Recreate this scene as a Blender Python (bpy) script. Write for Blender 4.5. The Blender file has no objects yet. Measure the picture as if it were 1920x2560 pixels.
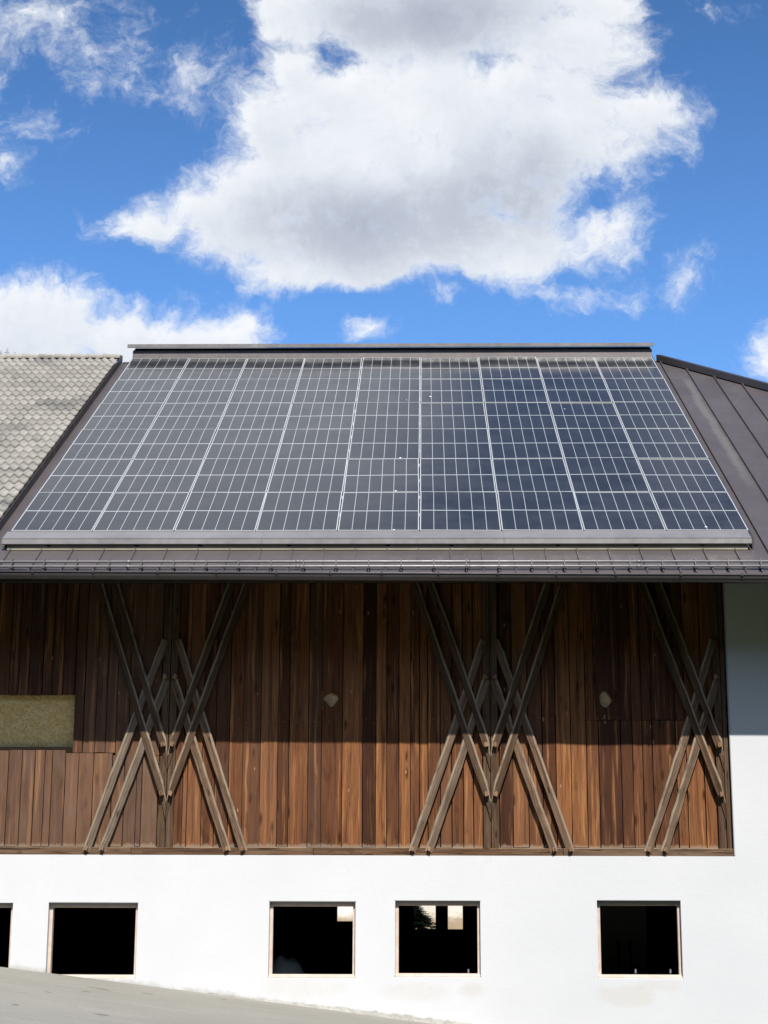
import bpy, bmesh, math, random
from mathutils import Vector, Matrix
R_ = math.radians
random.seed(7)
sc = bpy.context.scene
col = sc.collection

# ------------------------------------------------------------------ camera
F, PITCH, YAW, ROLL = 4727.89, R_(14.3989), R_(1.2403), R_(.2371)
CAM = Vector((.0551, -24.0258, 1.6))
cy, sy, cp, sp = math.cos(YAW), math.sin(YAW), math.cos(PITCH), math.sin(PITCH)
FW = Vector((-sy*cp, cy*cp, sp)); RT0 = Vector((cy, sy, 0)); UP0 = RT0.cross(FW)
RT = RT0*math.cos(ROLL) + UP0*math.sin(ROLL); UP = -RT0*math.sin(ROLL) + UP0*math.cos(ROLL)
cd = bpy.data.cameras.new('camera'); cam = bpy.data.objects.new('camera', cd); col.objects.link(cam)
cd.sensor_fit = 'HORIZONTAL'; cd.sensor_width = 36; cd.lens = 36*F/1920; cd.clip_start = .1; cd.clip_end = 5000
m = Matrix((RT, UP, -FW)).transposed().to_4x4(); m.translation = CAM
cam.matrix_world = m
sc.camera = cam

# measuring the photograph: a pixel's ray met with an upright plane Y or with a roof plane
def ray(x, y): return FW + RT*((x-960)/F) - UP*((y-1280)/F)
def at(x, y, Y=0.):
    d = ray(x, y); return CAM + d*((Y-CAM.y)/d.y)
SL = R_(31.041); TS = math.tan(SL); YA, ZA = -.35, 7.432         # lower edge of the panel field
def G(x, y):
    return 1.314 - .1229*(30*math.tanh((x-.05)/30)) + .0549*(-45*math.tanh(-y/45))
def atroad(x, y):
    d = ray(x, y); t = 14.
    for _ in range(60):
        p = CAM+d*t; t += (p.z-G(p.x, p.y))*4
    return CAM+d*t
RN = Vector((0, -math.sin(SL), math.cos(SL)))
def atroof(x, y, h):
    d = ray(x, y); return CAM + d*((Vector((0, YA, ZA+h))-CAM).dot(RN)/d.dot(RN))
def roofz(y, h=0.): return ZA + h + (y-YA)*TS

# ------------------------------------------------------------------ node helpers
class N:
    def __init__(s, tree): s.t = tree
    def n(s, typ, ins=None, **kw):
        nd = s.t.nodes.new(typ)
        for k, v in kw.items(): setattr(nd, k, v)
        for k, v in (ins or {}).items():
            sk = nd.inputs[k]
            if hasattr(v, 'is_output'): s.t.links.new(v, sk)
            else: sk.default_value = v
        return nd
    def m(s, op, a, b=0., c=0., clamp=False):
        return s.n('ShaderNodeMath', {0: a, 1: b, 2: c}, operation=op, use_clamp=clamp).outputs[0]
    def v(s, op, a, b=(0, 0, 0), sc=None):
        ins = {0: a, 1: b}
        if sc is not None: ins['Scale'] = sc
        nd = s.n('ShaderNodeVectorMath', ins, operation=op)
        return nd.outputs['Value'] if op in ('LENGTH', 'DOT_PRODUCT') else nd.outputs[0]
    def mix(s, f, a, b, mode='MIX'):
        nd = s.n('ShaderNodeMix', data_type='RGBA', blend_type=mode)
        for i, x in ((0, f), (6, a), (7, b)):
            if hasattr(x, 'is_output'): s.t.links.new(x, nd.inputs[i])
            else: nd.inputs[i].default_value = x if i == 0 else (*x[:3], 1)
        return nd.outputs[2]
    def ss(s, x, lo, hi, a=0., b=1.):
        return s.n('ShaderNodeMapRange', {0: x, 1: lo, 2: hi, 3: a, 4: b}, interpolation_type='SMOOTHSTEP').outputs[0]
    def noise(s, vec, scale, detail=4., rough=.55, dist=0., out=0):
        return s.n('ShaderNodeTexNoise', {'Vector': vec, 'Scale': scale, 'Detail': detail, 'Roughness': rough, 'Distortion': dist}).outputs[out]
    def pos(s): return s.n('ShaderNodeNewGeometry').outputs['Position']
    def xyz(s, vec): return s.n('ShaderNodeSeparateXYZ', {0: vec}).outputs
    def comb(s, x=0., y=0., z=0.): return s.n('ShaderNodeCombineXYZ', {0: x, 1: y, 2: z}).outputs[0]
    def scale(s, vec, k): return s.v('MULTIPLY', vec, k)
    def ramp(s, f, stops):
        nd = s.n('ShaderNodeValToRGB', {0: f}); e = nd.color_ramp.elements
        while len(e) < len(stops): e.new(.5)
        for el, (p, c) in zip(e, stops): el.position = p; el.color = (*c, 1)
        return nd.outputs[0]
    def attr(s, name): return s.n('ShaderNodeAttribute', attribute_name=name).outputs

def material(name, fn, rough=.6, spec=.3, metal=0.):
    mt = bpy.data.materials.new(name); mt.use_nodes = True
    t = mt.node_tree; t.nodes.clear(); k = N(t)
    out = t.nodes.new('ShaderNodeOutputMaterial'); b = t.nodes.new('ShaderNodeBsdfPrincipled')
    b.inputs['Roughness'].default_value = rough; b.inputs['Specular IOR Level'].default_value = spec
    b.inputs['Metallic'].default_value = metal
    t.links.new(b.outputs[0], out.inputs[0])
    r = fn(k, b) if callable(fn) else fn
    if r is not None:
        if hasattr(r, 'is_output'): t.links.new(r, b.inputs['Base Color'])
        else: b.inputs['Base Color'].default_value = (*r, 1)
    return mt
def bump(k, b, h, strength=.3, dist=.01):
    k.t.links.new(k.n('ShaderNodeBump', {'Strength': strength, 'Distance': dist, 'Height': h}).outputs[0], b.inputs['Normal'])
def lk(k, a, b): k.t.links.new(a, b)

# ---- materials
def satin(k, b, c, d):
    "old resinous timber: less diffuse, a broad warm sheen"
    b.inputs['IOR'].default_value = 1.62
    lk(k, k.mix(.15, k.v('SCALE', c, sc=6.2), (.75, .42, .22)), b.inputs['Specular Tint'])
    return k.v('SCALE', c, sc=d)
def m_wood(k, b):
    p = k.pos(); x, y, z = k.xyz(p)
    tone = k.attr('tone')[2]; rnd = k.attr('rnd')[2]; grey = k.attr('grey')[2]
    off = k.m('MULTIPLY', rnd, 37.)
    gp = k.comb(k.m('ADD', x, off), y, k.m('ADD', z, off))
    wav = k.noise(k.scale(gp, (5, 5, .9)), 1., 3.)
    gx = k.v('ADD', gp, k.comb(k.m('MULTIPLY', k.m('SUBTRACT', wav, .5), .09), 0., 0.))
    grain = k.noise(k.scale(gx, (75, 75, 2.2)), 1., 4., .65)
    streak = k.noise(k.scale(gx, (16, 16, .55)), 1., 3., .6)
    blot = k.noise(k.scale(gp, (6, 6, 2.2)), 1., 4., .6)
    base = k.ramp(tone, [(0., (.028, .013, .010)), (.35, (.076, .032, .020)), (.7, (.17, .070, .034)), (1., (.30, .125, .052))])
    c = k.mix(k.m('MULTIPLY', k.ss(streak, .53, .67, 0., .85), k.ss(tone, .1, .7, .4, 1.)), base, (.46, .215, .085))
    c = k.mix(k.ss(streak, .47, .33, 0., .65), c, (.036, .017, .012))
    c = k.mix(k.ss(grain, .4, .7, 0., .5), c, (.025, .011, .007))
    c = k.mix(k.ss(blot, .56, .74, 0., .55), c, (.022, .011, .009))
    vo = k.n('ShaderNodeTexVoronoi', {'Vector': k.scale(gp, (7.5, 7.5, 2.1)), 'Scale': 1., 'Randomness': 1.})
    kn = k.ss(vo.outputs[0], .24, .07)
    sel = k.m('GREATER_THAN', k.xyz(vo.outputs[1])[0], .3)
    c = k.mix(k.m('MULTIPLY', k.m('MULTIPLY', kn, sel), .8), c, (.028, .011, .006))
    vq = k.n('ShaderNodeTexVoronoi', {'Vector': k.scale(k.v('ADD', gp, (3.3, 0., 7.7)), (11., 11., 4.)), 'Scale': 1.})
    kq = k.m('MULTIPLY', k.ss(vq.outputs[0], .14, .07), k.m('GREATER_THAN', k.xyz(vq.outputs[1])[1], .965))
    c = k.mix(k.m('MULTIPLY', kq, .8), c, (.42, .27, .16))
    gc = k.mix(k.ss(grain, .3, .7), (.16, .105, .075), (.27, .19, .14))
    c = k.mix(k.m('MULTIPLY', grey, k.ss(blot, .2, .75, 1., .55)), c, gc)
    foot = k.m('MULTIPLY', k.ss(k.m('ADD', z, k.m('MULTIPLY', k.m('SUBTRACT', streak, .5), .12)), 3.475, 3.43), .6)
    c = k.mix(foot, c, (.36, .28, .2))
    bump(k, b, k.m('ADD', grain, k.m('MULTIPLY', streak, .8)), .3, .005)
    return satin(k, b, c, .56)
def m_beam(k, b):
    uv = k.attr('along'); p = uv[1]; rnd = k.attr('rnd')[2]; grey = k.attr('grey')[2]
    gp = k.v('ADD', p, k.comb(k.m('MULTIPLY', rnd, 31.), rnd, 0.))
    grain = k.noise(k.scale(gp, (2.6, 60, 60)), 1., 4., .65)
    st = k.noise(k.scale(gp, (1.1, 22, 22)), 1., 3., .55)
    bl = k.noise(k.scale(gp, (5, 14, 14)), 1., 4., .6)
    c = k.ramp(st, [(.3, (.10, .052, .028)), (.5, (.185, .105, .06)), (.72, (.31, .20, .12))])
    c = k.mix(k.ss(bl, .55, .72, 0., .75), c, (.05, .026, .017))
    c = k.mix(k.ss(grain, .48, .72, 0., .6), c, (.04, .022, .015))
    g = k.mix(k.ss(grain, .35, .65), (.28, .235, .19), (.14, .11, .085))
    c = k.mix(k.m('MULTIPLY', grey, .85), c, g)
    vb = k.n('ShaderNodeTexVoronoi', {'Vector': k.scale(gp, (2.3, 9., 9.)), 'Scale': 1.})
    c = k.mix(k.m('MULTIPLY', k.ss(vb.outputs[0], .16, .07), .75), c, (.03, .017, .012))
    crk = k.noise(k.scale(gp, (1.6, 120, 40)), 1., 2., .5)
    c = k.mix(k.ss(crk, .64, .69, 0., .8), c, (.015, .01, .008))
    c = k.v('SCALE', c, sc=k.attr('tone')[2])
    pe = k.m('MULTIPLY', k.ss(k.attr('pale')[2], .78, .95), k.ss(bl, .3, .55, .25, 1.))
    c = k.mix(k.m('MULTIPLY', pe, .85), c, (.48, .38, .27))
    c = satin(k, b, c, .5)
    bump(k, b, grain, .4, .006)
    return c
def m_plaster(k, b):
    p = k.pos(); x, y, z = k.xyz(p)
    n1 = k.noise(p, .7, 5., .6); n2 = k.noise(p, 5., 6., .65); n3 = k.noise(k.scale(p, (1, 1, 2.2)), 14., 5., .6)
    c = k.mix(k.ss(n1, .35, .7), (.65, .66, .675), (.68, .688, .70))
    c = k.mix(k.m('MULTIPLY', k.ss(n3, .56, .72), .10), c, (.6, .6, .6))
    def patch(cx, cz, rx, rz):
        d = k.m('ADD', k.m('POWER', k.m('DIVIDE', k.m('SUBTRACT', x, cx), rx), 2.), k.m('POWER', k.m('DIVIDE', k.m('SUBTRACT', z, cz), rz), 2.))
        return k.ss(k.m('ADD', d, k.m('MULTIPLY', k.m('SUBTRACT', n2, .5), 2.4)), 1.1, .1)
    for px, py, rx, rz, a in ((1030, 2480, .5, .13, .25), (1180, 2475, .2, .1, .35), (1570, 2490, .42, .16, .3), (760, 2470, .55, .16, .2), (1650, 2465, .3, .08, .2)):
        q = at(px, py, -.1); c = k.mix(k.m('MULTIPLY', patch(q.x, q.z, rx, rz), a), c, (.56, .52, .43))
    # grubby foot where the plaster meets the road
    g = k.m('SUBTRACT', z, k.m('MULTIPLY_ADD', x, -.1229, 1.32))
    c = k.mix(k.m('MULTIPLY', k.ss(k.m('ADD', g, k.m('MULTIPLY', k.m('SUBTRACT', n2, .5), .22)), .06, -.02), .6), c, (.40, .38, .33))
    # hairline craze and trowel marks
    vr = k.n('ShaderNodeTexVoronoi', {'Vector': k.v('ADD', p, k.scale(k.noise(p, 3., 4., .6, 0., 1), (.35, .35, .35))), 'Scale': .9}, feature='DISTANCE_TO_EDGE').outputs[0]
    c = k.mix(k.m('MULTIPLY', k.m('MULTIPLY', k.ss(vr, .007, 0.), k.ss(n1, .5, .66)), .25), c, (.5, .5, .5))
    bump(k, b, k.m('ADD', k.m('MULTIPLY', n2, .6), k.m('MULTIPLY', n3, .35)), .16, .02)
    return c
def m_metal(dark=1., streaks=False, warm=1.):
    def fn(k, b):
        p = k.pos(); x, y, z = k.xyz(p)
        n1 = k.noise(k.scale(p, (1, .5, 1)), 1.4, 5., .6); n2 = k.noise(k.scale(p, (3, 1.6, 3)), 3., 4., .6)
        c = k.mix(k.ss(n1, .3, .7), (.070*dark, (.070-.0095*warm)*dark, (.070-.009*warm)*dark), (.089*dark, (.089-.012*warm)*dark, (.089-.0125*warm)*dark))
        if streaks:
            # pale lime runs below the right-hand corner of the panels
            ctr = k.m('ADD', 4.70, k.m('MULTIPLY', k.m('SUBTRACT', k.noise(k.comb(0., y, 0.), .9, 3.), .5), .16))
            d = k.m('ABSOLUTE', k.m('SUBTRACT', x, ctr))
            w = k.ss(k.m('ADD', d, k.m('MULTIPLY', k.m('SUBTRACT', n2, .5), .16)), .10, .02)
            w = k.m('MULTIPLY', w, k.m('MULTIPLY', k.ss(y, 8.1, 7.6), k.ss(y, 1.2, 3.4)))
            c = k.mix(k.m('MULTIPLY', w, .26), c, (.27, .255, .235))
        wave = k.noise(k.scale(p, (2.2, .8, .8)), 2.6, 2., .5)
        bump(k, b, wave, .28, .02)
        lk(k, k.ss(n2, .3, .7, .36, .5), b.inputs['Roughness'])
        return c
    return fn
def m_tile(k, b):
    p = k.pos(); rnd = k.attr('rnd')[2]
    n1 = k.noise(p, .9, 5., .6); n2 = k.noise(p, 9., 5., .65)
    c = k.mix(rnd, (.295, .28, .25), (.375, .355, .32))
    c = k.mix(k.ss(n2, .45, .75, 0., .35), c, (.40, .385, .34))
    c = k.mix(k.ss(n1, .53, .68, 0., .65), c, (.15, .15, .14))
    bump(k, b, n2, .4, .008)
    return c
def m_glass(k, b):
    tc = k.n('ShaderNodeTexCoord').outputs['Object']; x, y, z = k.xyz(tc)
    W, H = 1.027, 1.765
    u = k.m('DIVIDE', k.m('ADD', x, W/2), W); v = k.m('DIVIDE', k.m('SUBTRACT', y, .0075), H)
    fu = k.m('ABSOLUTE', k.m('SUBTRACT', k.m('FRACT', k.m('MULTIPLY', u, 6.)), .5))
    gu = k.m('GREATER_THAN', fu, .5-.0040*6/W)
    e = k.m('MINIMUM', k.m('MINIMUM', u, k.m('SUBTRACT', 1., u)), k.m('MULTIPLY', k.m('MINIMUM', v, k.m('SUBTRACT', 1., v)), H/W))
    ge = k.m('LESS_THAN', e, .0035)
    gm = k.m('LESS_THAN', k.m('ABSOLUTE', k.m('SUBTRACT', v, .5)), .0090)
    fv = k.m('ABSOLUTE', k.m('SUBTRACT', k.m('FRACT', k.m('MULTIPLY', v, 20.)), .5))
    gv = k.m('MULTIPLY', k.m('GREATER_THAN', fv, .478), .22)
    line = k.m('MAXIMUM', k.m('MAXIMUM', gu, ge), gm)
    oi = k.n('ShaderNodeObjectInfo').outputs['Random']
    cellid = k.noise(k.comb(k.m('FLOOR', k.m('MULTIPLY', u, 6.)), k.m('FLOOR', k.m('MULTIPLY', v, 20.)), k.m('MULTIPLY', oi, 50.)), 3.7, 0.)
    cell = k.mix(cellid, (.013, .015, .020), (.020, .022, .029))
    c = k.mix(gv, cell, (.1, .11, .12))
    c = k.mix(line, c, (.38, .41, .425))
    n = k.noise(k.pos(), 2.2, 4., .6)
    dust = k.ss(n, .3, .75, .022, .058)
    c = k.mix(dust, c, (.40, .42, .44))
    bump(k, b, k.noise(k.v('ADD', tc, k.comb(k.m('MULTIPLY', oi, 40.), 0., 0.)), 1.6, 1., .4), .05, .03)
    lk(k, k.ss(n, .3, .7, .12, .19), b.inputs['Roughness'])
    b.inputs['IOR'].default_value = 1.31
    return c
def m_osb(k, b):
    p = k.pos()
    d = k.v('ADD', p, k.scale(k.noise(p, 5., 2., .5, 0., 1), (.02, .02, .02)))
    best = None; a = None
    for i, ang in enumerate((.25, 1.2, 2.1, 2.8)):
        r = k.n('ShaderNodeVectorRotate', {'Vector': d, 'Axis': (0, 1, 0), 'Angle': ang}).outputs[0]
        vo = k.n('ShaderNodeTexVoronoi', {'Vector': k.v('ADD', k.scale(r, (14., 3., 66.)), (i*7.3, 0, 0)), 'Scale': 1.}).outputs[1]
        q = k.xyz(vo)
        if a is None: best, a = q[0], q[1]
        else:
            g_ = k.m('GREATER_THAN', q[0], best)
            a = k.m('ADD', k.m('MULTIPLY', a, k.m('SUBTRACT', 1., g_)), k.m('MULTIPLY', q[1], g_)); best = k.m('MAXIMUM', best, q[0])
    c = k.ramp(a, [(.1, (.72, .46, .17)), (.5, (.84, .60, .26)), (.9, (.92, .74, .40))])
    bump(k, b, a, .4, .004)
    return c
def m_asphalt(k, b):
    p = k.pos(); x, y, z = k.xyz(p)
    n1 = k.noise(p, .35, 5., .6); n2 = k.noise(p, 28., 4., .75); n3 = k.noise(k.scale(p, (.5, 2., 1)), 1.6, 5., .6)
    c = k.mix(k.ss(n1, .3, .7), (.275, .266, .232), (.325, .314, .277))
    c = k.mix(k.ss(n3, .5, .72, 0., .35), c, (.38, .37, .33))
    c = k.mix(k.ss(n2, .5, .72, 0., .5), c, (.16, .155, .14))
    n4 = k.noise(k.scale(p, (.8, 5.5, 1)), 1.3, 4., .6, .4)
    c = k.mix(k.ss(n4, .68, .71, 0., .75), c, (.10, .095, .085))
    for px, py, L_, W_, an in ((215, 2480, .07, .022, -.2), (245, 2472, .13, .02, -.12), (262, 2476, .10, .018, -.15), (370, 2485, .09, .02, -.2), (38, 2513, .045, .03, -.2), (255, 2538, .085, .03, -.12), (120, 2481, .05, .02, -.2), (560, 2500, .04, .02, 0.)):
        q = atroad(px, py); ex = k.m('SUBTRACT', x, q.x); ey = k.m('SUBTRACT', y, q.y)
        dd = k.m('ADD', k.m('POWER', k.m('DIVIDE', ex, L_), 2.), k.m('POWER', k.m('DIVIDE', k.m('SUBTRACT', ey, k.m('MULTIPLY', ex, an)), W_*3.), 2.))
        c = k.mix(k.m('MULTIPLY', k.ss(k.m('ADD', dd, k.m('MULTIPLY', k.m('SUBTRACT', n2, .5), 3.)), 1., .5), .7), c, (.12, .105, .09))
    bump(k, b, n2, .8, .01)
    return c
def m_ground(k, b):
    p = k.pos(); x, y, z = k.xyz(p)
    n1 = k.noise(p, .06, 5., .6); n2 = k.noise(p, 1.7, 6., .65)
    c = k.mix(k.ss(n1, .35, .65), (.016, .026, .009), (.028, .036, .013))
    return k.mix(k.ss(n2, .5, .7, 0., .4), c, (.035, .03, .018))
def m_bank(k, b):
    p = k.pos(); x, y, z = k.xyz(p)
    n1 = k.noise(p, .9, 6., .65); n2 = k.noise(p, 4., 6., .65)
    c = k.mix(k.ss(n1, .35, .65), (.50, .46, .38), (.66, .62, .54))
    low = k.ss(k.m('ADD', z, k.m('MULTIPLY', n2, .5)), 3.95, 3.65)
    c = k.mix(k.m('MULTIPLY', low, .85), c, (.26, .18, .10))
    far = k.ss(k.m('ADD', y, k.m('MULTIPLY', n1, 8.)), 34., 44.)
    c = k.mix(far, c, (.04, .065, .022))
    bump(k, b, n2, .8, .08)
    return c

WOOD = material('weathered_boards', m_wood, .58, 1.)
BEAM = material('weathered_beam', m_beam, .6, .9)
PLASTER = material('white_plaster', m_plaster, .9, .15)
METAL = material('brown_sheet_metal', m_metal(1.7), .45, .5)
METALR = material('brown_roof_sheet', m_metal(1.12, True), .45, .4)
METALD = material('dark_sheet_metal', m_metal(.62), .4, .5)
METALG = material('gutter_sheet', m_metal(.95), .36, .5)
METALL = material('front_sheet_metal', m_metal(3.6, warm=.4), .33, .6, .35)
SILVER = material('anodised_aluminium', (.60, .62, .63), .40, .5, .2)
GLASS = material('solar_cells_under_glass', m_glass, .1, .5)
TILE = material('concrete_tiles', m_tile, .85, .2)
OSB = material('chipboard', m_osb, .8, .2)
BACKING = material('dim_chipboard', lambda k, b: k.mix(k.ss(k.noise(k.pos(), 22., 4.), .35, .65), (.44, .31, .16), (.60, .45, .27)), .9, 0.)  # darker chipboard copy: dimness of the cut-outs put into the colour
CREAM = material('cream_board', lambda k, b: k.mix(k.ss(k.noise(k.pos(), 3., 5.), .35, .7), (.28, .26, .19), (.36, .335, .255)), .8, .2)
FRAME = material('pale_planed_timber', lambda k, b: k.mix(k.ss(k.noise(k.scale(k.pos(), (9, 9, 9)), 1., 5.), .3, .7), (.60, .47, .385), (.71, .585, .50)), .7, .2)
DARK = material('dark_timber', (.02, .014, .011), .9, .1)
INNER = material('dark_inner_wall', lambda k, b: k.mix(k.noise(k.pos(), 1.5, 5.), (.02, .018, .016), (.05, .045, .04)), .95, .1)  # near-black colour puts the unlit look into the inner walls
SACKM = material('grey_sacking', lambda k, b: k.mix(k.ss(k.noise(k.pos(), 7., 5.), .3, .7), (.80, .76, .70), (.9, .87, .82)), .9, .1)
ASPH = material('pale_asphalt', m_asphalt, .9, .2)
GROUND = material('meadow', m_ground, 1., .1)
BLOCKER = material('sky_blocker_green', lambda k, b: k.mix(k.ss(k.noise(k.pos(), .12, 6., .7), .35, .65), (.006, .013, .007), (.018, .028, .013)), 1., .05)
BANK = material('stony_bank', m_bank, 1., .1)
KERB = material('rough_mortar', lambda k, b: (bump(k, b, k.noise(k.pos(), 25., 5., .7), .9, .03), k.mix(k.ss(k.noise(k.pos(), 11., 5.), .35, .7), (.36, .35, .32), (.50, .485, .44)))[1], .95, .1)
NEEDLE = material('spruce_needles', lambda k, b: k.mix(k.noise(k.pos(), 3., 3.), (.006, .014, .008), (.016, .028, .014)), .8, .2)
BARK = material('spruce_bark', (.06, .04, .03), .9, .1)
DROP = material('bird_dropping', (.75, .75, .72), .8, .2)
NAIL = material('galvanised_nail', (.3, .3, .3), .5, .5, .5)

# ------------------------------------------------------------------ mesh helper
class MB:
    def __init__(s): s.v = []; s.f = []; s.mi = []; s.at = {}; s.cur = {}; s.m = 0
    def add(s, vs, fs, smooth=False):
        o = len(s.v); s.v += [tuple(p) for p in vs]
        for f in fs: s.f.append([i+o for i in f]); s.mi.append(s.m)
        for k, val in s.cur.items():
            s.at.setdefault(k, [0.]*o); s.at[k] += [val]*(len(s.v)-len(s.at[k]))
        return o
    def box(s, x0, x1, y0, y1, z0, z1):
        s.add([(x, y, z) for x in (x0, x1) for y in (y0, y1) for z in (z0, z1)],
              [(0, 1, 3, 2), (4, 6, 7, 5), (0, 4, 5, 1), (2, 3, 7, 6), (0, 2, 6, 4), (1, 5, 7, 3)])
    def prism(s, poly, vec):
        "closed prism: planar polygon pushed along vec"
        n = len(poly); a = [Vector(p) for p in poly]; b = [p+Vector(vec) for p in a]
        s.add(a+b, [tuple(range(n)), tuple(range(2*n-1, n-1, -1))] + [(i, i+n, (i+1) % n+n, (i+1) % n) for i in range(n)])
    def sheet(s, quad, t):
        "a four-cornered sheet of thickness t below its face"
        q = [Vector(p) for p in quad]; nn = (q[1]-q[0]).cross(q[3]-q[0]).normalized()
        s.prism(q, -nn*t)
    def tube(s, pts, r, seg=8):
        pts = [Vector(p) for p in pts]; vs = []; fs = []
        for i, p in enumerate(pts):
            d = (pts[min(i+1, len(pts)-1)]-pts[max(i-1, 0)]).normalized()
            a = d.orthogonal().normalized(); b = d.cross(a)
            rr = r[i] if isinstance(r, (list, tuple)) else r
            vs += [p+(a*math.cos(2*math.pi*j/seg)+b*math.sin(2*math.pi*j/seg))*rr for j in range(seg)]
        for i in range(len(pts)-1):
            fs += [(i*seg+j, i*seg+(j+1) % seg, (i+1)*seg+(j+1) % seg, (i+1)*seg+j) for j in range(seg)]
        fs += [tuple(range(seg)), tuple(range(len(vs)-1, len(vs)-seg-1, -1))]
        s.add(vs, fs)
    def build(s, name, mats, parent=None, bevel=0., smooth=False):
        me = bpy.data.meshes.new(name); me.from_pydata(s.v, [], s.f); me.validate(clean_customdata=False)
        if not isinstance(mats, (list, tuple)): mats = [mats]
        for mm in mats: me.materials.append(mm)
        if len(mats) > 1 and len(me.polygons) == len(s.mi):
            me.polygons.foreach_set('material_index', s.mi)
        for k, vals in s.at.items():
            vals = vals+[0.]*(len(s.v)-len(vals))
            if k == 'along':
                a = me.attributes.new(k, 'FLOAT_VECTOR', 'POINT')
                a.data.foreach_set('vector', [c for q in vals for c in (q if isinstance(q, tuple) else (0, 0, 0))])
            else:
                a = me.attributes.new(k, 'FLOAT', 'POINT'); a.data.foreach_set('value', vals)
        bm = bmesh.new(); bm.from_mesh(me); bmesh.ops.recalc_face_normals(bm, faces=bm.faces); bm.to_mesh(me); bm.free()
        if smooth: me.shade_smooth()
        o = bpy.data.objects.new(name, me); col.objects.link(o)
        if parent: adopt(o, parent)
        if bevel:
            md = o.modifiers.new('bevel', 'BEVEL'); md.width = bevel; md.segments = 2; md.limit_method = 'ANGLE'
        return o
def adopt(o, parent):
    o.parent = parent; w = parent.location.copy(); p = parent.parent
    while p: w += p.location; p = p.parent
    if parent.type == 'EMPTY': o.matrix_parent_inverse = Matrix.Translation(-w)
def tag(o, label, cat, group=None):
    o['label'] = label; o['category'] = cat
    if group: o['group'] = group
def thing(name, label, cat, loc, group=None):
    o = bpy.data.objects.new(name, None); o.empty_display_size = .2; col.objects.link(o); o.location = loc
    tag(o, label, cat, group); return o
def struct(o): o['kind'] = 'structure'; return o

# ------------------------------------------------------------------ ground, road, bank
WY = -.1                                    # face of the plaster
XL, XR, YB = -13., 11.2, 18.2               # ends and rear of the barn
def grid(xs, ys, fn, skip=None):
    b = MB(); n = len(ys)
    b.add([(x, y, fn(x, y)) for x in xs for y in ys],
          [(i*n+j, (i+1)*n+j, (i+1)*n+j+1, i*n+j+1) for i in range(len(xs)-1) for j in range(n-1)
           if not (skip and skip((xs[i]+xs[i+1])/2, (ys[j]+ys[j+1])/2))])
    return b
def spaced(a, stops):
    out = [a]
    for e, n in stops: out += [out[-1]+(e-out[-1])*(i+1)/n for i in range(n)]
    # recompute segments evenly
    out = [a]
    for e, n in stops:
        s0 = out[-1]; out += [s0+(e-s0)*(i+1)/n for i in range(n)]
    return out
def terrain(x, y):
    z = G(x, min(y, 0))
    if y > 0:
        z = z*max(0, 1-y/18)+2.4*min(1, y/18)
        if y > 22: z = 2.4+min(y-22, 12)*.62+max(0, y-34)*.16
    if y > 22: z += .35*math.sin(x*1.7+y*.9)*min(1, (y-22)/3)*.5
    return z
gx = spaced(-600, [(-60, 12), (XL, 12), (XR, 12), (60, 12), (600, 12)])
gy = spaced(-600, [(-60, 12), (-2, 20), (WY+.05, 3), (YB, 8), (22, 4)])
struct(grid(gx, gy, lambda x, y: terrain(x, y)-.012, lambda x, y: XL < x < XR and WY < y < YB).build('ground', GROUND, smooth=True))
struct(grid(spaced(-600, [(-60, 10), (-14, 12), (14, 36), (60, 10), (600, 10)]), spaced(22, [(40, 24), (140, 12), (600, 6)]), lambda x, y: terrain(x, y)-.012).build('hill', BANK, smooth=True))
struct(grid(spaced(-6.4, [(.75, 24)]), spaced(-10.8, [(-4, 12), (WY, 6)]), lambda x, y: G(x, y)+.004).build('road', ASPH, smooth=True))
struct(grid(spaced(-900, [(900, 40)]), spaced(-900, [(-180, 26)]), lambda x, y: -4+min(1, (-180-y)/430)**1.1*235*(1+.10*math.sin(x*.011+1)+.05*math.sin(x*.031))).build('unseen_sky_blocker', BLOCKER, smooth=True))  # unseen hill added behind the camera to block low sky light
kb = MB(); n = 150; vs = []
for i in range(n+1):
    x = -2.6+6.6*i/n; w = (.006+.12*min(1, i/55))*(1+.15*math.sin(i*.5)+.12*random.uniform(-1, 1))
    g = G(x, WY)
    vs += [(x, WY-w, G(x, WY-w)-.004), (x, WY-w*.5, g+.012+.012*random.random()), (x, WY+.01, g+.01+(.04+.03*random.random())*min(1, i/45))]
kb.add(vs, [(3*i+j, 3*i+3+j, 3*i+4+j, 3*i+1+j) for i in range(n) for j in (0, 1)])
struct(kb.build('kerb_strip', KERB))

# ------------------------------------------------------------------ the barn
barn = thing('barn', 'long alpine barn with white plastered ground floor, dark board wall and brown sheet metal roof', 'barn', (-.5, 0, 0))
YE, HR = -1.41, -.18                        # eave line, roof sheet below the panel plane
YR = 9.17                                   # ridge
ZE, ZR = roofz(YE, HR), roofz(YR, HR)
XW = at(1838, 2138, WY).x                   # right end of the board wall
ZB = 3.318                                  # ledge under the boards
ZTOP = 7.15

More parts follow.
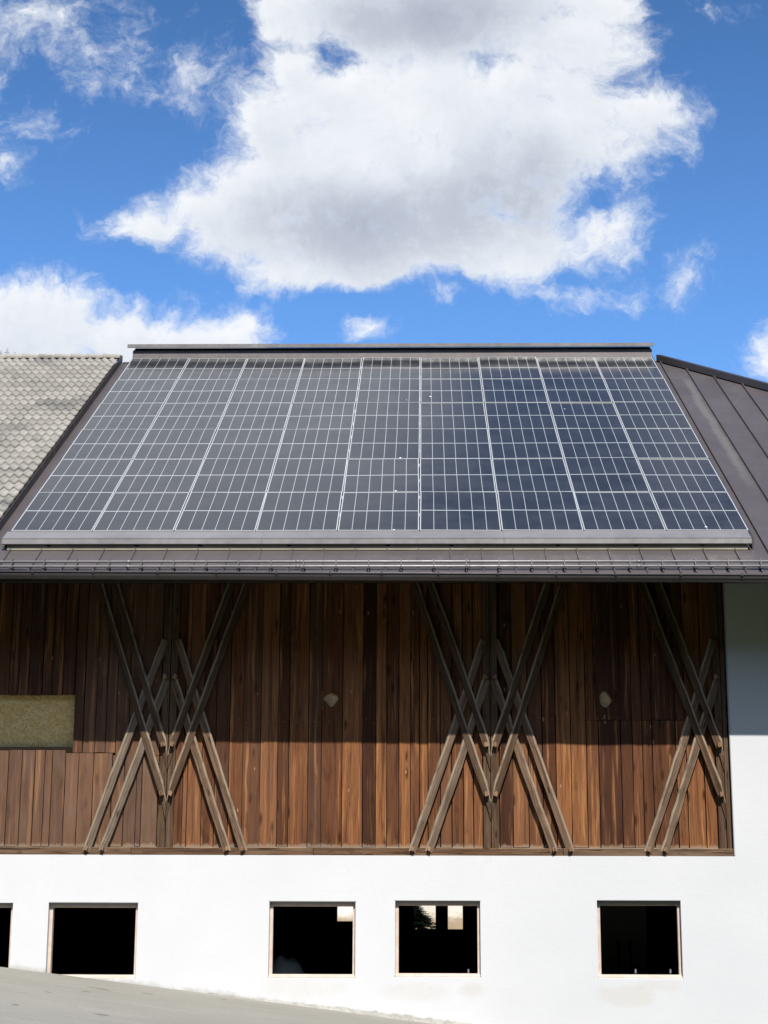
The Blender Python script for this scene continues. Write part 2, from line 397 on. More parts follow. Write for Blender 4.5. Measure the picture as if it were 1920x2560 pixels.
# plaster wall with its window openings
wins = [(-190, 23, 2257, 2446), (122, 338.5, 2257, 2446), (673.6, 887.5, 2254, 2445), (988, 1202, 2252, 2443), (1492, 1708, 2252, 2446)]
WN = []
for a, b_, t, bt in wins:
    p, q = at(a, t, WY), at(b_, bt, WY); WN.append((p.x, q.x, q.z, p.z))
def wall_with_holes(b, x0, x1, z0, z1, y0, y1, holes, rev=True):
    xs = sorted({x0, x1} | {h[0] for h in holes} | {h[1] for h in holes}); zs = sorted({z0, z1} | {h[2] for h in holes} | {h[3] for h in holes})
    for i in range(len(xs)-1):
        for j in range(len(zs)-1):
            cx, cz = (xs[i]+xs[i+1])/2, (zs[j]+zs[j+1])/2
            if any(h[0] < cx < h[1] and h[2] < cz < h[3] for h in holes): continue
            for y in (y0, y1): b.add([(xs[i], y, zs[j]), (xs[i+1], y, zs[j]), (xs[i+1], y, zs[j+1]), (xs[i], y, zs[j+1])], [(0, 1, 2, 3)])
    for (a, c, d, e) in list(holes)+[(x0, x1, z0, z1)]:
        P = [(a, d), (c, d), (c, e), (a, e)]
        for i in range(4):
            (xa, za), (xb, zb) = P[i], P[(i+1) % 4]
            b.add([(xa, y0, za), (xb, y0, zb), (xb, y1, zb), (xa, y1, za)], [(0, 1, 2, 3)])
b = MB(); wall_with_holes(b, XL, XR, -1.2, ZB, WY, .30, WN)
o = b.build('plaster_wall', PLASTER, barn)
bm = bmesh.new(); bm.from_mesh(o.data); bmesh.ops.remove_doubles(bm, verts=bm.verts, dist=1e-4); bmesh.ops.recalc_face_normals(bm, faces=bm.faces)
ed = [e for e in bm.edges if len(e.link_faces) == 2 and e.calc_face_angle(0) > 1 and all(abs(v.co.y-WY) < 1e-3 for v in e.verts)]
bmesh.ops.bevel(bm, geom=ed, offset=.012, segments=3, profile=.5, affect='EDGES'); bm.to_mesh(o.data); bm.free()
b = MB(); b.box(XW, XR, WY, .30, ZB, ZTOP); b.build('plaster_wall', PLASTER, barn)
b = MB(); b.box(XW-.012, XW-.001, WY-.004, .0, ZB+.01, ZTOP-.05); b.build('corner_trim', material('zinc_trim', (.42, .43, .45), .5, .4, .2), barn)
b = MB()
back = [at(1035, 2323, YB), at(1089, 2240, YB), at(1120, 2323, YB), at(1157, 2240, YB), at(842, 2303, YB), at(905, 2240, YB)]
BH = [(back[i].x, back[i+1].x, back[i].z, 3.82) for i in (0, 2, 4)]
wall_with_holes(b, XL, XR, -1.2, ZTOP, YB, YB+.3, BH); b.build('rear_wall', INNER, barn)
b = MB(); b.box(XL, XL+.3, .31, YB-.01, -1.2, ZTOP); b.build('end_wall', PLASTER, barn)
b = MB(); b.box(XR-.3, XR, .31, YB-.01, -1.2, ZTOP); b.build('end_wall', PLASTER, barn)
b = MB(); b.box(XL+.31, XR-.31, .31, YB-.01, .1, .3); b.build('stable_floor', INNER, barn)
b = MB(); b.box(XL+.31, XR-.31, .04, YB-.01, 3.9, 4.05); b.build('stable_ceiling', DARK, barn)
b = MB(); p = at(1492, 2300, 4.); q = at(1615, 2300, 4.); b.box(p.x, q.x, 4., 4.12, .3, 3.5)
b.build('partition_wall', material('limewashed_partition', (.42, .40, .36), .9, .1), barn)
b = MB()
for px in (1545, 1574):
    q = at(px, 2350, 3.9); b.box(q.x-.02, q.x+.02, 3.88, 3.92, .3, at(px, 2350, 3.9).z)
b.build('stall_rail', DARK, barn)
# back wall window mullions seen against the light
SHADOWG = material('reveal_shadow_grey', (.42, .39, .40), .8, .1)
GREYF = material('grey_frame', (.2, .2, .21), .8, .2)
for (a, c, d, e) in BH:
    b = MB(); b.prism([(a-.04, YB-.03, e+.05), (a-.04, YB-.03, d-.05), (c+.04, YB-.03, d-.05), (c+.04, YB-.03, e+.05), (c, YB-.03, e+.05), (c, YB-.03, d), (a, YB-.03, d), (a, YB-.03, e+.05)], (0, .05, 0))
    b.build('rear_window_frame', GREYF, barn)

# timber window frames in their reveals
for wi, (a, c, d, e) in enumerate(WN):
    y0, y1 = WY+.075, WY+.145
    s, t = .043, .052
    b = MB()
    b.box(a+.002, a+s, y0, y1, d+.002, e-.002); b.box(c-s+.008, c-.002, y0, y1, d+.002, e-.002)
    b.box(a+s, c-s+.008, y0+.004, y1-.004, e-t, e-.002); b.box(a+s, c-s+.008, y0+.004, y1-.004, d+.002, d+.036)
    w = b.build('window', FRAME, barn, .003)
    b = MB(); b.prism([(a+.004, y0-.001, d+.045), (a+.004, y0-.001, d+.001), (a+.004, WY+.006, d+.001), (a+.004, WY+.006, d+.008)], (c-a-.008, 0, 0))
    b.build('sill', FRAME, w)
    b = MB(); b.box(a+.004, c-.004, y0-.022, y0-.001, e-.03, e-.003); b.build('head_shadow_strip', SHADOWG, w)  # added grey strip, stands in for the shadow under the reveal head
    if wi in (3, 4):
        for px in ((1171,) if wi == 3 else (1589, 1676)):
            q = at(px, 2427, y1+.02); b = MB(); b.tube([(q.x, y1+.02, q.z-.03), (q.x, y1+.02, q.z+.012), (q.x+.006, y1+.02, q.z+.02)], [.012, .011, .005], 8)
            b.build('latch', GREYF, w)

# board wall
hole_px = [([(807, 1747), (815, 1737), (829, 1732), (842, 1738), (847, 1747), (840, 1757), (832, 1767), (824, 1767), (818, 1759)], .0),
           ([(1498, 1740), (1507, 1727), (1516, 1729), (1531, 1752), (1522, 1763), (1517, 1769), (1509, 1768), (1500, 1760)], .0)]
def X(px): return at(px, 2010, 0).x
def Z(py): return at(960, py, 0).z
bounds = [394, 413, 433, 455, 467, 503, 535, 570, 604, 648, 692, 720, 769, 802, 854, 906, 939, 966, 997, 1026, 1049, 1070, 1101, 1130, 1159, 1184, 1209, 1229, 1250, 1283, 1322, 1358, 1392, 1430, 1469, 1500, 1556, 1585, 1610, 1635, 1695, 1720, 1764, 1799, 1822, 1842]
tones = {394: .5, 455: .8, 467: .9, 503: .55, 535: .45, 570: .75, 604: .55, 648: 1., 692: .42, 720: .82, 769: .45, 802: .6, 854: .85, 906: .25, 939: .95, 966: .6, 997: .95, 1026: .7, 1049: .85, 1070: .6, 1101: .8, 1130: .7, 1159: .9, 1184: .8, 1250: .3, 1283: .95, 1322: .6, 1358: .5, 1392: 1., 1430: .85, 1469: .8, 1500: .35, 1556: .45, 1585: .75, 1610: .55, 1635: .5, 1695: .8, 1720: .85, 1764: .8, 1799: .4, 1822: .3}
ZF = 3.425
bw = MB()
def board(x0, x1, z0, z1, tone, grey=0., yo=None, back=.02):
    bw.cur = {'tone': min(1, max(0, tone+random.uniform(-.07, .07))), 'rnd': random.random(), 'grey': grey}
    y = random.uniform(-.007, .004) if yo is None else yo
    g = random.uniform(.0035, .008); n = 7
    tw = random.uniform(-.004, .004)
    ring = []
    ja = [random.uniform(-.002, .002) for _ in range(n+1)]; jb = [random.uniform(-.002, .002) for _ in range(n+1)]
    for i in range(n+1):
        z = z0+(z1-z0)*i/n
        if i == 0: z += random.uniform(-.006, .006)
        ring.append([(x0+g+ja[i], y+tw, z), (x1-g+jb[i], y-tw, z), (x1-g+jb[i], back, z), (x0+g+ja[i], back, z)])
    vs = [p for r in ring for p in r]
    fs = [(4*i+j, 4*i+(j+1) % 4, 4*i+4+(j+1) % 4, 4*i+4+j) for i in range(n) for j in range(4)]+[(0, 1, 2, 3), (4*n, 4*n+1, 4*n+2, 4*n+3)]
    bw.add(vs, fs)
def holed_board(x0, x1, z0, z1, pts, tone):
    "one board with a cut-out: triangulated face with real thickness"
    bw.cur = {'tone': tone, 'rnd': random.random(), 'grey': 0.}
    bm = bmesh.new(); es = []
    for loop in ([(x0+.004, z0), (x1-.004, z0), (x1-.004, z1), (x0+.004, z1)], pts):
        vs = [bm.verts.new((x, -.004, z)) for x, z in loop]
        es += [bm.edges.new((vs[i], vs[(i+1) % len(vs)])) for i in range(len(vs))]
    bmesh.ops.triangle_fill(bm, use_beauty=True, edges=es)
    r = bmesh.ops.extrude_face_region(bm, geom=bm.faces[:]+[])
    bmesh.ops.translate(bm, verts=[v for v in r['geom'] if isinstance(v, bmesh.types.BMVert)], vec=(0, .024, 0))
    bm.verts.index_update()
    bw.add([v.co[:] for v in bm.verts], [[v.index for v in f.verts] for f in bm.faces]); bm.free()
zj = Z(1800)
holes = [[(at(x, y, 0).x, at(x, y, 0).z) for x, y in h] for h, _ in hole_px]
for a, c in zip(bounds[:-1], bounds[1:]):
    t = tones.get(a, .6); x0, x1 = X(a), X(c)
    if a == 802: holed_board(x0, x1, ZF, ZTOP, holes[0], t)
    elif a == 1500: board(x0, x1, ZF, zj-.003, t); holed_board(X(1490), x1, zj+.003, ZTOP, holes[1], t)
    elif 1469 <= a < 1700:
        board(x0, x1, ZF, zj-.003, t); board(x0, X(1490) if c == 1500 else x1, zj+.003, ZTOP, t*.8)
    else: board(x0, x1, ZF, ZTOP, t, random.choice((0., 0., .0, .15)))
up = [-420, -385, -350, -322, -290, -255, -228, -190, -160, -125, -92, -60, -28, 6, 31, 56, 91, 116, 143, 173, 200, 231, 257, 283, 315, 350, 394]
ZO0, ZO1 = Z(1866), Z(1738); XO = X(175)
zlow = [Z(1883), Z(1889)]
for a, c in zip(up[:-1], up[1:]):
    if c <= 175: board(X(a), X(c), ZO1, ZTOP, random.uniform(.3, .55), .12)
    else: board(X(max(a, 175)), X(c), zlow[0] if a < 283 else zlow[1], ZTOP, random.uniform(.35, .6), .45 if a > 190 else .2)
    if a == 173: pass
lo = [-430, -398, -360, -330, -300, -262, -230, -200, -165, -130, -95, -58, -20, 17, 50, 83, 108, 127, 160, 193, 230, 278, 309, 340, 353, 394]
for a, c in zip(lo[:-1], lo[1:]):
    z1 = Z(1877) if c <= 165 else (zlow[0]-.004 if c <= 283 else zlow[1]-.004)
    if c > 353: z1 = zlow[1]-.004
    board(X(a), X(c), ZF, z1+random.uniform(-.004, .004), random.uniform(.4, .7), random.uniform(.45, .7), yo=-.014+random.uniform(-.003, .003))
bw.cur = {'tone': .5, 'rnd': .5, 'grey': 0}
bw.m = 1; bw.box(XL, XO, .02, .035, ZF-.1, ZO0-.01); bw.box(XL, XO, .02, .035, ZO1+.005, ZTOP); bw.box(XO+.0, XW, .030, .040, ZF-.1, ZTOP)
bw.m = 2
for i in range(70):                                    # nail rows
    px = 560+ i*18.6+random.uniform(-3, 3)
    if 1005 < px < 1400 and random.random() < .6: continue
    q = at(px, 1800+random.choice((-4, 3, 5))+random.uniform(-2, 2), -.012); r = .0042
    bw.box(q.x-r, q.x+r, -.016, -.002, q.z-r, q.z+r)
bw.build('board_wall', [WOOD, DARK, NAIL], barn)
for h in holes:
    bx = MB(); xs = [p[0] for p in h]; zs = [p[1] for p in h]
    bx.box(min(xs)-.03, max(xs)+.03, .0212, .029, min(zs)-.03, max(zs)+.03)
    hb = bx.build('hole_backing', BACKING, barn); hb['label'] = 'pale chipboard seen through a cut-out in the boards'

# sill beam and drip ledge
s = MB()
x = XL
while x < XW-.05:
    e = min(XW-.014, x+random.uniform(2.2, 3.6))
    if XW-e < .6: e = XW-.014
    L = e-x; o0 = len(s.v)
    s.cur = {'rnd': random.random(), 'grey': random.uniform(.05, .35), 'tone': .85}
    s.box(x+.002, e-.002, -.082, .02, ZB+.002, ZB+.095)
    s.at.setdefault('along', [(0, 0, 0)]*o0); s.at['along'] += [(v[0], v[1], v[2]) for v in s.v[o0:]]
    x = e
s.build('sill_beam', BEAM, barn, .004)
s = MB(); s.prism([(XL, -.028, ZB+.098), (XL, .018, ZB+.106), (XL, .018, ZB+.1), (XL, -.028, ZB+.09)], (XW-.014-XL, 0, 0))
s.build('drip_ledge', material('pale_ledge', (.5, .45, .38), .8, .2), barn)

# chipboard over the old opening
b = MB(); b.box(XL+3, XO+.05, .10, .118, ZO0-.05, ZO1+.05)
o = b.build('chipboard_sheet', OSB); tag(o, 'yellowish chipboard sheet closing the opening in the dark boards', 'board')

# braces: pairs of slanting beams round a double post, three times along the wall
def beam(p0, p1, w, yf, yb, name, grey, clip=None, ragged=1., tone=1.):
    "p0, p1 = (x, z) centre line from the bottom up; rectangular, a little uneven"
    b = MB(); n = 14; d = Vector((p1[0]-p0[0], p1[1]-p0[1])); L = d.length; d.normalize(); nn = Vector((-d.y, d.x))
    vs = []; al = []; pal = []
    rj = lambda k: random.uniform(-k, k)*ragged
    bow = rj(.012)
    for i in range(n+1):
        t = i/n; c = Vector(p0)+d*L*t+nn*bow*math.sin(math.pi*t); wa, wb = w/2+rj(.004), w/2+rj(.004); f = yf+rj(.003)
        ch = random.uniform(.009, .017); up = 1 if d.x > 0 else -1
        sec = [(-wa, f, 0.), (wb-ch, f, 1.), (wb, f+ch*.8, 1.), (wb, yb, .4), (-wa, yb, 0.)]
        for (k, y, pl) in [(k_*up, y_, p_) for k_, y_, p_ in sec]:
            pal.append(pl)
            q = c+nn*k
            if clip is not None:
                side, ax = clip
                if (q.x-ax)*side > -.004: q.x = ax-.004*side
            vs.append((q.x, y, q.y)); al.append((L*t, k, y))
    b.cur = {'rnd': random.random(), 'grey': grey, 'tone': tone}
    b.add(vs, [(5*i+j, 5*i+(j+1) % 5, 5*i+5+(j+1) % 5, 5*i+5+j) for i in range(n) for j in range(5)]+[(0, 1, 2, 3, 4), (5*n+4, 5*n+3, 5*n+2, 5*n+1, 5*n)])
    b.at['along'] = al; b.at['pale'] = pal
    return b.build(name, BEAM, barn)
def peg(par, x, z, yf, slant, grey, size=1.):
    "projecting beam nose, its top sunlit and its shadow falling below"
    b = MB(); b.cur = {'rnd': random.random(), 'grey': grey*.5, 'tone': 1.7}
    w, h, pr = .027*size, .03*size, .075*size
    a = Vector((x, z)); d = Vector((slant, -1)).normalized(); nn = Vector((-d.y, d.x))
    P = [a-nn*w+d*h, a-nn*w*.9-d*h*.4, a-d*h*1.2, a+nn*w*.9-d*h*.4, a+nn*w+d*h]
    b.prism([(p.x, yf+.004, p.y) for p in P], (0, -pr, 0))
    b.at['along'] = [(v[2], v[0], v[1]) for v in b.v]
    b.build('peg', BEAM, par, .004)
K = .338
def ornament(ax, half=False, g=(0., 0., 0., 0.), ragged=1., zb=ZB+.045):
    YT, YBm, YP = -.098, -.088, -.074
    for s_ in ((-1,) if half else (-1, 1)):
        p = MB(); p.cur = {'rnd': random.random(), 'grey': .25, 'tone': .6}
        xa, xb = sorted((ax+s_*.004, ax+s_*.095)); p.prism([(xa, YP, ZF-.035), (xb, YP, ZF-.035), (xb, YP, 6.9), (xa, YP, 6.9)], (0, .07, 0))
        p.at['along'] = [(v[2], v[0], v[1]) for v in p.v]
        p.build('post', BEAM, barn, .004)
    if half:
        xb = min(ax+.075, XW-.03); p = MB(); p.cur = {'rnd': .3, 'grey': .2, 'tone': .6}; p.box(ax+.004, xb, YP, -.004, ZF-.035, 6.9)
        p.at['along'] = [(v[2], v[0], v[1]) for v in p.v]; p.build('post', BEAM, barn, .004)
    for s_ in (-1, 1):
        for k, (x0, ztop) in enumerate(((.982, 6.05), (.778, 5.55))):
            if half and s_ > 0: continue
            gr = g[0 if s_ < 0 else 1]
            xt = max(x0-K*(ztop-3.38), .05)
            o = beam((ax+s_*(x0+K*.035), zb), (ax+s_*xt, 3.38+(x0-xt)/K), .098, YBm, -.003, 'brace', gr, None, ragged, .9)
            peg(o, ax+s_*(x0+K*.0), zb+.035, YBm, s_*.33, gr, .9)
            if k == 1: peg(o, ax+s_*.065, 5.57, YBm, -s_*.33, gr)
    for s_ in (-1, 1):
        if half and s_ > 0: continue
        for k, (x6, zt) in enumerate(((.69, 4.08), (.487, 4.70))):
            top = 6.95
            ze = zt-.31
            o = beam((ax+s_*(x6-K*(6-ze)), ze), (ax+s_*(x6+K*(top-6)), top), .098, YT, -.0025, 'brace', g[2 if s_ < 0 else 3], (-s_, ax), ragged, .52)
            peg(o, ax+s_*.058, zt, YT, -s_*.33, g[2 if s_ < 0 else 3])
ornament(-3.195, g=(.95, .3, .35, .3))
ornament(.897, g=(.6, .3, .3, .3), ragged=1.3)
ornament(3.835, half=True, g=(.45, .3, .1, .1), ragged=1.8)

# ---- roof
hA, hB = atroof(1666, 905, HR), atroof(1920, 973, HR)
hd = Vector(((hB.x-hA.x)/(hA.y-hB.y), -1)); XP = hA.x-hd.x*(hA.y-YR)*-1
XP = hA.x+(hA.y-YR)*hd.x*1.0
XP = hA.x-(YR-hA.y)*hd.x
XH = XP+(YR-YE)*hd.x                        # where the hip meets the eave
XS = -5.52                                  # where the sheet metal ends under the tiles
def rp(x, y, h=HR): return Vector((x, y, roofz(y, h)))
b = MB()
T = .05
front = [rp(XL-.5, YE), rp(XH, YE), rp(XP, YR), rp(XL-.5, YR)]
b.prism(front, (0, 0, -T))
YB2 = 2*YR-YE
bk = [Vector((XL-.5, YB2, ZE)), Vector((XL-.5, YR+.0, ZR)), Vector((XP, YR, ZR)), Vector((XH, YB2, ZE))]
b.prism(bk, (0, 0, -T))
b.prism([Vector((XH, YE, ZE)), Vector((XH, YB2, ZE)), Vector((XP, YR, ZR))], (0, 0, -T))
# standing seams along the slope
SP = .4015; xs = [4.405+SP*i for i in range(-60, 30)]
for x in xs:
    if x < XS-.3 or x > XH-.15: continue
    ye = YE+.005; yt = YR-.04 if x <= XP else YR-(x-XP)/hd.x-.04
    if yt-ye < .1: continue
    w = .009 if x > 4.2 else .008
    hgt = .045 if x > 4.2 else .032
    if -5.25 < x < 4.2: yt = -.45
    b.prism([rp(x-w, ye, HR-.002), rp(x+w, ye, HR-.002), rp(x+w, yt, HR-.002), rp(x-w, yt, HR-.002)], (0, -.0, hgt))
b.build('metal_roof', METALR, barn)
b = MB(); b.box(XL-.5, XH-.3, YE-.002, YE+.02, ZE-.095, ZE-.052); b.build('eave_fascia', METALD, barn)
b = MB(); b.prism([(XL, YE+.03, ZE-.075), (XL, .0, roofz(0, HR)-.075), (XL, .0, roofz(0, HR)-.1), (XL, YE+.03, ZE-.1)], (XH-.4-XL, 0, 0))
b.build('soffit', DARK, barn)
# hip cap: folded sheet with a proud edge
a_, c_ = rp(XP-.06, YR+.04), rp(XH, YE); hv = (c_-a_).normalized(); sd = hv.cross(Vector((0, 0, 1))).normalized()
b = MB(); b.prism([a_-sd*.13+Vector((0, 0, -.02)), a_+sd*.13+Vector((0, 0, -.02)), a_+sd*.13+Vector((0, 0, .10)), a_+Vector((0, 0, .125)), a_-sd*.13+Vector((0, 0, .10))], c_-a_)
b.build('hip_cap', METALD, barn)
b = MB(); b.tube([rp(XS, YR)+Vector((0, 0, -.005)), rp(XP, YR)+Vector((0, 0, -.005))], .03, 8); b.build('ridge_cap', METALD, barn)

# ---- tiled roof on the left
HT = -.075
YT1, YT0 = YR-.03, YE+.35
tb = MB(); nrow = 35; slope_len = (YT1-YT0)/math.cos(SL); rl = slope_len/nrow
PX = .137; x1 = -5.565; ncol = 46; seg = 8
UPV = Vector((0, math.cos(SL), math.sin(SL)))
def wave(x):
    t = ((x1-x)/PX) % 1.
    return .021*math.cos(2*math.pi*t)+.004*math.cos(4*math.pi*t)
for r in range(nrow):
    base = rp(0, YT0, HT)+UPV*rl*r
    for cidx in range(ncol//2):
        xa = x1-2*PX*(cidx+1); tb.cur = {'rnd': random.uniform(-.25, 1.15)}
        lift = .040+random.uniform(-.003, .003); sk = random.uniform(-.004, .004); vs = []
        m_ = 2*seg
        for i in range(m_+1):
            x = xa+2*PX*i/m_; wv = wave(x)
            lo_ = base+UPV*(sk-.02)+RN*(wv+lift); hi = base+UPV*(rl+.01)+RN*wv
            vs += [(x, lo_.y, lo_.z-.028), (x, lo_.y, lo_.z), (x, hi.y, hi.z)]
        tb.add(vs, [(3*i, 3*i+3, 3*i+4, 3*i+1) for i in range(m_)]+[(3*i+1, 3*i+4, 3*i+5, 3*i+2) for i in range(m_)])
tb.build('tiled_roof', TILE, barn)
b = MB(); b.cur = {'rnd': .5}
x = x1+.0
for i in range(19):
    b.cur = {'rnd': random.uniform(.3, .7)}
    xa, xb = x-.30*(i+1)-.02, x-.30*i; vs = []
    for xx, r, dz in ((xb, .085, -.02), (xa, .102, -.008)):
        for j in range(9):
            t = math.pi*(-.08+1.16*j/8); vs.append((xx, YR-.01+r*1.15*math.cos(t), roofz(YR, HT)+.0+dz+r*.85*math.sin(t)))
    b.add(vs, [(j, j+1, j+10, j+9) for j in range(8)]); b.add(vs[:9], [tuple(range(9))]); b.add(vs[9:], [tuple(range(9))])
b.build('ridge_tile', TILE, barn)
b = MB()
b.prism([rp(x1+.002, YT0-.1, HR-.01), rp(x1+.022, YT0-.1, HR-.01), rp(x1+.022, YR+.08, HR-.01), rp(x1+.002, YR+.08, HR-.01)], (0, 0, .145))
b.build('verge_trim', METALD, barn)

# ---- gutter, its straps, and the snow guard
def gz(x): return 6.598-.0052*(x+.43)
GYC = -1.475; gr = .072
b = MB(); vs = []; n = 12
for x in (XL-.4, XH-.3):
    for rr in (gr, gr-.004):
        for j in range(n+1):
            t = math.pi*(1+j/n); vs.append((x, GYC+rr*math.cos(t), gz(x)+rr*math.sin(t)))
k = n+1
fs = []
for o_ in (0, k): fs += [(o_+j, o_+j+1, 2*k+o_+j+1, 2*k+o_+j) for j in range(n)]
fs += [(0, k, 3*k, 2*k), (n, n+k, n+3*k, n+2*k)]
b.add(vs, fs)
b.tube([(XL-.4, GYC-gr-.002, gz(XL-.4)+.006), (XH-.3, GYC-gr-.002, gz(XH-.3)+.006)], .011, 8)
gut = b.build('gutter', METALG, barn, smooth=True)
gp = [84, 235, 396, 542, 692, 826, 955, 1096, 1244, 1390, 1538, 1700, 1853]
for px in gp:
    X0 = at(px, 1448, GYC).x; b = MB(); vs = []
    for xx in (X0-.012, X0+.012):
        for rr in (gr+.001, gr+.006):
            for j in range(n+1):
                t = math.pi*(1+j/n); vs.append((xx, GYC+rr*math.cos(t), gz(X0)+rr*math.sin(t)))
    fs = []
    for o_ in (0, k): fs += [(o_+j, o_+j+1, 2*k+o_+j+1, 2*k+o_+j) for j in range(n)]
    for o_ in (0, 2*k): fs += [(o_+j, o_+j+1, o_+k+j+1, o_+k+j) for j in range(n)]
    b.add(vs, fs); b.box(X0-.012, X0+.012, GYC-gr-.018, GYC-gr+.004, gz(X0)-.008, gz(X0)+.022)
    b.build('gutter_strap', METALD, gut)
YG = -1.28
b = MB()
for hz in (.118, .058): b.tube([(XL-.3, YG, roofz(YG, HR)+hz), (XH-.6, YG, roofz(YG, HR)+hz)], .0155, 8)
for x in [XL+1+2.1*i for i in range(10)]:
    for hz in (.118, .058): b.tube([(x-.03, YG, roofz(YG, HR)+hz), (x+.03, YG, roofz(YG, HR)+hz)], .0185, 8)
sg = b.build('snow_guard', METALL, barn, smooth=True)
x_first = -5.04-.0
pr = None
for i in range(-4, 27):
    x = x_first+SP*i
    q = rp(x, YG)
    if pr is None:
        b = MB(); w = .006
        b.prism([rp(x-w, YG-.085, HR+.022), rp(x-w, YG+.10, HR+.022), rp(x-w, YG+.03, HR+.022)+Vector((0, 0, .115)), rp(x-w, YG-.012, HR+.022)+Vector((0, 0, .135)), rp(x-w, YG-.03, HR+.022)+Vector((0, 0, .05))], (2*w, 0, 0))
        b.box(x-.02, x+.02, YG-.07, YG+.06, roofz(YG, HR)+.016, roofz(YG, HR)+.04)
        pr = b.build('guard_bracket', METALD, sg); px0 = x
    else:
        c = pr.copy(); col.objects.link(c); c.parent = sg; c.location.x = x-px0

# ------------------------------------------------------------------ panel mounting
AX0, AX1 = -5.29-.0, 4.232
fr = thing('panel_mount', 'brown sheet metal mount with front fascia and ridge hood carrying the solar panels', 'solar mount', (0, YA, roofz(YA, HR)))
fx0, fx1 = -5.335, 4.215
YF = -.615; zf = roofz(YF)
b = MB()
joints = [fx0, at(655, 1340, YF).x, at(1260, 1340, YF).x, fx1]
for i in range(3):
    xa, xb = joints[i]+(.001 if i else 0), joints[i+1]-.001; e = .0015*(i % 2)
    b.prism([(xa, YA+.02, roofz(YA+.02)-.014-e), (xa, YF, zf-e), (xa, YF+.003, zf-.016), (xa, YF-.012, zf-.02-e), (xa, YF-.012, zf-.078), (xa, YF+.012, zf-.086), (xa, YF+.012, zf-.07), (xa, YF+.016, zf-.03), (xa, YA+.02, roofz(YA+.02)-.04)], (xb-xa, 0, 0))
b.build('front_fascia', METALL, fr)
b = MB(); b.box(fx0+.06, fx1-.05, YF+.03, YF+.045, roofz(YF+.03, HR)+.012, zf-.03)
bb = b.build('backing_board', CREAM, fr)
b = MB()
for px in (122, 342, 500, 723, 970, 1128, 1395, 1590, 1755):
    q = at(px, 1360, YF+.028); vs = [(q.x+.04*math.cos(math.pi*(1+j/8)), YF+.028, zf-.075+.03*math.sin(math.pi*(1+j/8))) for j in range(9)]
    vs += [(q.x+.04, YF+.028, zf-.04), (q.x-.04, YF+.028, zf-.04)]
    b.prism(vs, (0, -.001, 0))
b.build('vent_hole', DARK, bb)
b = MB()
for x in (AX0-.02, AX1-.005):
    b.prism([rp(x, YF+.05, HR+.003), rp(x, 9.0, HR+.003), rp(x, 9.0, -.016), rp(x, YF+.05, -.016)], (.022, 0, 0))
b.build('side_cheek', METALD, fr)
b = MB(); b.box(AX0, AX1, YA+.1, YA+.14, roofz(YA+.1, -.1), roofz(YA+.1, -.045))
for t in range(1, 13):
    y = YA+.1+t*.72; b.box(AX0+.01, AX1-.01, y, y+.04, roofz(y)-.1, roofz(y)-.052)
b.build('rail', SILVER, fr)
YH = YA+6*1.7823*math.cos(SL)+.015; zh = roofz(YH)
b = MB()
b.prism([(AX0+.0, YH, zh-.02), (AX0+.0, YH+.012, zh+.155), (AX0+.0, YH+.03, zh+.155), (AX0, YH+.03, zh-.02)], (AX1-AX0, 0, 0))
b.build('hood_upstand', METAL, fr)
b = MB(); xa = AX0-.09; L = AX1-AX0+.115
b.prism([(xa, YH-.075, zh+.250), (xa, YH-.07, zh+.186), (xa, YH-.05, zh+.186), (xa, YH-.045, zh+.225), (xa, YH+.25, zh+.29), (xa, YH+.25, zh+.315)], (L, 0, 0))
b.build('ridge_hood', METALL, fr)
b = MB(); b.prism([(AX0+.01, YH+.03, zh+.16), (AX0+.01, YH+.25, zh+.285), (AX0+.01, YH+.45, zh+.03), (AX0+.01, YH+.3, zh-.05), (AX0+.01, YH+.03, zh+.0)], (AX1-AX0-.02, 0, 0)); b.build('hood_core', METALD, fr)

